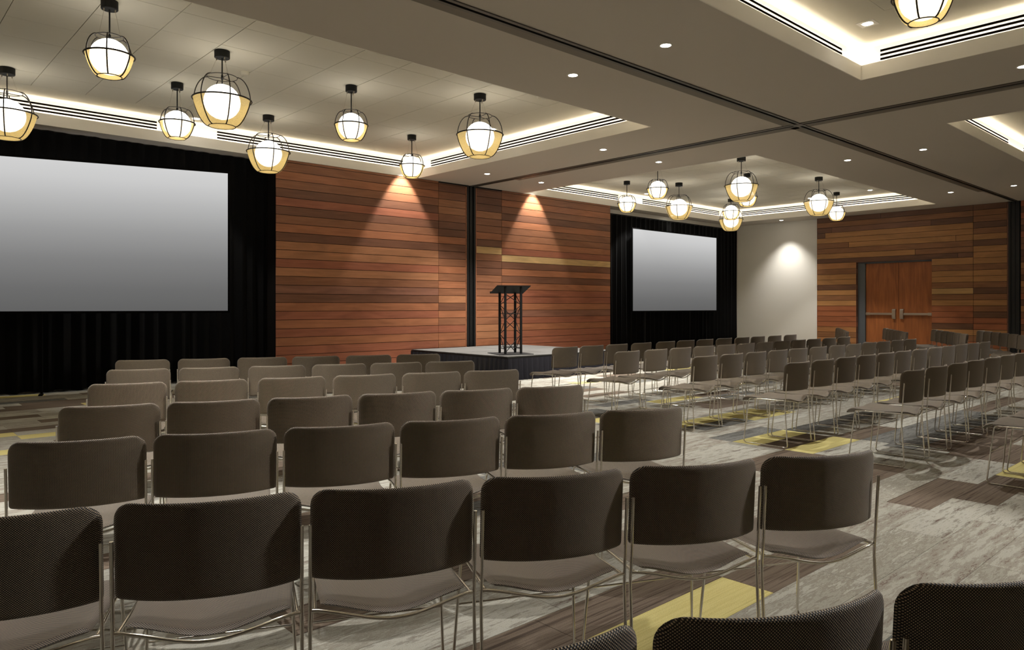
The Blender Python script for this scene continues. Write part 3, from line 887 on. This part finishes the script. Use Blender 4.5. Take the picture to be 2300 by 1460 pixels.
def seat_shape(u, v):
    """u in -1..1 across, v 0 (rear) .. 1 (front)"""
    w_ = 0.212 + 0.012 * v
    r = 0.05
    d = (v - 1) * 0.46 + r
    if d > 0: w_ -= r - sqrt(max(0, r * r - d * d))
    x = u * w_
    y = -0.20 + 0.455 * v - (1 - v) ** 3 * 0.035 * (1 - u * u)
    z = 0.447 - 0.012 * sin(pi * v)
    dsh = 0.5 * (1 + cos(pi * max(-1, min(1, u))))
    z -= dsh * 0.034 * (1 - v) ** 1.2 + dsh * 0.010 * v
    if v > 0.8: z -= 0.055 * ((v - 0.8) / 0.2) ** 2.2
    return x, y, z

def seat_mesh():
    NU, NV, TH = 14, 18, 0.009
    b = MB(); vs = []; uv = []
    for side in (1, -1):
        for j in range(NV + 1):
            v = (1 - cos(pi * j / NV)) / 2 * .5 + j / NV * .5
            for i in range(NU + 1):
                u = -1 + 2 * i / NU; u = sin(pi / 2 * u) * .4 + u * .6
                x, y, z = seat_shape(u, v)
                e = min(1, (1 - abs(u)) * 0.22 / 0.012); e2 = min(1, min(v, 1 - v) * 0.46 / 0.012)
                th = TH * sqrt(max(0, 1 - (1 - e) ** 2)) * sqrt(max(0, 1 - (1 - e2) ** 2))
                vs.append((x, y, z + side * max(th, .0004))); uv.append((x, y * 1.04))
    n = NU + 1; fs = []; o = (NV + 1) * n
    for j in range(NV):
        for i in range(NU):
            q = (j * n + i, j * n + i + 1, (j + 1) * n + i + 1, (j + 1) * n + i)
            fs.append(q); fs.append(tuple(k + o for k in q[::-1]))
    loop = [i for i in range(n)] + [j * n + NU for j in range(1, NV + 1)] + [NV * n + i for i in range(NU - 1, -1, -1)] + [j * n for j in range(NV - 1, 0, -1)]
    for a, c in zip(loop, loop[1:] + loop[:1]): fs.append((a, c, c + o, a + o))
    b.add(vs, fs, 0, True); b.uv = uv
    return b.mesh('seat', M_fabric)

def rounded(pts, r, n=4):
    P = [np.array(p, float) for p in pts]; out = [tuple(P[0])]
    for i in range(1, len(P) - 1):
        a = P[i - 1] - P[i]; c = P[i + 1] - P[i]
        la, lc = np.linalg.norm(a), np.linalg.norm(c); rr = min(r, la * .45, lc * .45)
        p0, p1 = P[i] + a / la * rr, P[i] + c / lc * rr
        for q in range(n + 1):
            t = q / n; out.append(tuple((1 - t) ** 2 * p0 + 2 * t * (1 - t) * P[i] + t * t * p1))
    out.append(tuple(P[-1])); return out

RZ = 0.0055
def side_mesh(s):
    b = MB()
    pts = [(s * .240, -.222, .682), (s * .240, -.207, .47), (s * .241, -.20, .40), (s * .241, -.225, RZ), (s * .235, .215, RZ), (s * .212, .172, .425), (s * .228, -.198, .432)]
    b.tube(rounded(pts, 0.028), RZ, 8)
    return b.mesh('side_frame', M_chrome)
def rear_mesh():
    b = MB(); P = []
    for i in range(25):
        u = -1 + 2 * i / 24
        x, y, z = seat_shape(u, 0.0)
        f = min(1, (1 - abs(u)) / 0.16)
        P.append((u * .240, (y - 0.006) * f + -0.201 * (1 - f), (z - 0.014) * f + .430 * (1 - f)))
    b.tube(P, 0.0055, 8); return b.mesh('rear_rail', M_chrome)
def cross_mesh():
    b = MB(); z = .235; t = z / .42
    b.tube([(-.236 + .024 * t, .215 - .043 * t, z), (.236 - .024 * t, .215 - .043 * t, z)], 0.0035, 6)
    b.tube([(-.205, .12, .422), (.205, .12, .422)], 0.0045, 6)
    return b.mesh('stretcher', M_chrome)
MESH = [('seat', seat_mesh()), ('backrest', back_mesh()), ('side_frame', side_mesh(-1)), ('side_frame', side_mesh(1)), ('rear_rail', rear_mesh()), ('stretcher', cross_mesh())]

def chair(x, y, rz, label, group):
    T = thing('stacking_chair', (x, y, 0), label, 'chair', group, rz)
    for nm, me in MESH:
        o = bpy.data.objects.new(nm, me); C.objects.link(o); o.parent = T
    return T

def corner_to_origin(cx, cy, a, lx=0.205, ly=-0.225):
    """origin of a chair whose upper right back corner is at cx, cy and whose heading is a"""
    return cx - (lx * cos(a) - ly * sin(a)), cy - (lx * sin(a) + ly * cos(a))

ORD = ['first', 'second', 'third', 'fourth', 'fifth', 'sixth', 'seventh', 'eighth', 'ninth', 'tenth', 'eleventh', 'twelfth']
ROWN = ['nearest', 'second nearest', 'third nearest', 'fourth nearest', 'fifth nearest', 'farthest']
LROWS = [[(190, 1140), (645, 1111), (1030, 1077), (1383, 1052), (1685, 1033), (1955, 1008)],
         [(305, 978), (600, 962), (872, 947), (1110, 936), (1325, 922), (1525, 912)],
         [(343, 905), (570, 894), (780, 885), (970, 878), (1142, 869), (1302, 864)],
         [(362, 857), (546, 849), (722, 844), (881, 838), (1028, 833), (1160, 828)],
         [(372, 826), (528, 822), (678, 819), (815, 816), (941, 812), (1060, 808)],
         [(372, 807), (508, 803), (637, 800), (756, 797), (873, 796), (983, 794)]]
POSTS = [(227, 1222), (679.5, 1182.8), (1062, 1145.7), (1403.5, 1121.7), (1702, 1095.6), (1964, 1069.6)]
for ri, row in enumerate(LROWS):
    P = np.array([ground(px, py + 1, 0.78) for px, py in row])
    lx, ly = 0.205, -0.225
    if ri == 0: row = POSTS; P = np.array([ground(px, py, 0.68) for px, py in row]); lx, ly = 0.242, -0.222
    A = np.polyfit(P[:, 0], P[:, 1], 1); ang = math.atan(A[0])
    for ci, (px, py) in enumerate(row):
        r = ray_xy(px)                      # meet the fitted row line
        t = A[1] / (r[1] - A[0] * r[0]); cx, cy = r[0] * t, r[1] * t
        if ci and math.hypot(cx - lastp[0], cy - lastp[1]) < 0.504:
            cx, cy = lastp[0] + 0.504 * cos(ang), lastp[1] + 0.504 * sin(ang)
        lastp = (cx, cy)
        a = ang + radians(random.uniform(-.4, .4))
        x, y = corner_to_origin(cx, cy, a, lx, ly)
        chair(x, y, a, 'grey-brown woven chair, %s from left in the %s row of left block' % (ORD[ci], ROWN[ri]), 'chairs in the left block')
    if ri == 0: angL, Al = ang, A

RROWS = [('nearest full', 2.215, [2074, 2124.7, 2169.3, 2206.7, 2243, 2274.8, 2304, 2331, 2356]),
         ('second nearest full', 3.24, [1818, 1872, 1921, 1965, 2007, 2044.6, 2080.5, 2113.3, 2142, 2169.3, 2196.5, 2221.6]),
         ('middle', 4.29, [1611.5, 1668.7, 1719.8, 1767, 1813, 1856.6, 1897.7, 1931, 1967, 1998, 2028, 2057]),
         ('second farthest', 5.35, [1436.5, 1498.7, 1552.3, 1602.7, 1650.9, 1695, 1736, 1773, 1809.6, 1842.4, 1877, 1908.8]),
         ('farthest', 6.42, [1297, 1352, 1409, 1463, 1516, 1558, 1602, 1644, 1683, 1718, 1755, 1789])]
for rn, Y, xs_ in RROWS:
    for ci, px in enumerate(xs_):
        r = ray_xy(px); cx = r[0] / r[1] * Y
        if ci: cx = max(cx, lastx + 0.512)
        lastx = cx
        a = radians(1.5 + random.uniform(-.8, .8))
        x, y = corner_to_origin(cx, Y, a)
        chair(x, y, a, 'beige-seated woven chair, %s from aisle in the %s row of middle block' % (ORD[ci], rn), 'chairs in the middle block')
for ci in range(5):
    chair(6.43 + 0.53 * ci, 1.41, radians(2), 'woven chair, %s seat of the row cut off by the right edge' % ORD[ci], 'chairs in the middle block')

MROWS = [('beside the white wall', 17.631, 7.728, 27), ('before the double doors', 18.106, 6.827, 28), ('right of the double doors', 17.908, 5.724, 28), ('at right edge by black post', 17.907, 4.84, 29)]
for rn, xf, yf, dg in MROWS:
    a = radians(dg)
    for ci in range(6):
        s_ = 0.49 / 2 + ci * 0.523
        cx, cy = xf - s_ * cos(a), yf - s_ * sin(a)
        ly = -0.215
        chair(cx + ly * sin(a) * 1, cy - ly * cos(a), a, 'turned woven chair, %s from the wall in row %s' % (ORD[ci], rn), 'chairs in the turned right block')

# the three chairs closest to the camera
cx, cy = ground(1975, 1325, 0.78); a = radians(-25.2); x, y = corner_to_origin(cx, cy, a)
for k, lb in ((-1, 'closest woven chair, only its back corner at bottom centre'), (0, 'closest woven chair with full curved back at bottom right of centre'),
              (1, 'closest woven chair cut by the bottom right corner')):
    chair(x + k * 0.51 * cos(a), y + k * 0.51 * sin(a), a, lb, 'chairs in the row closest to the camera')
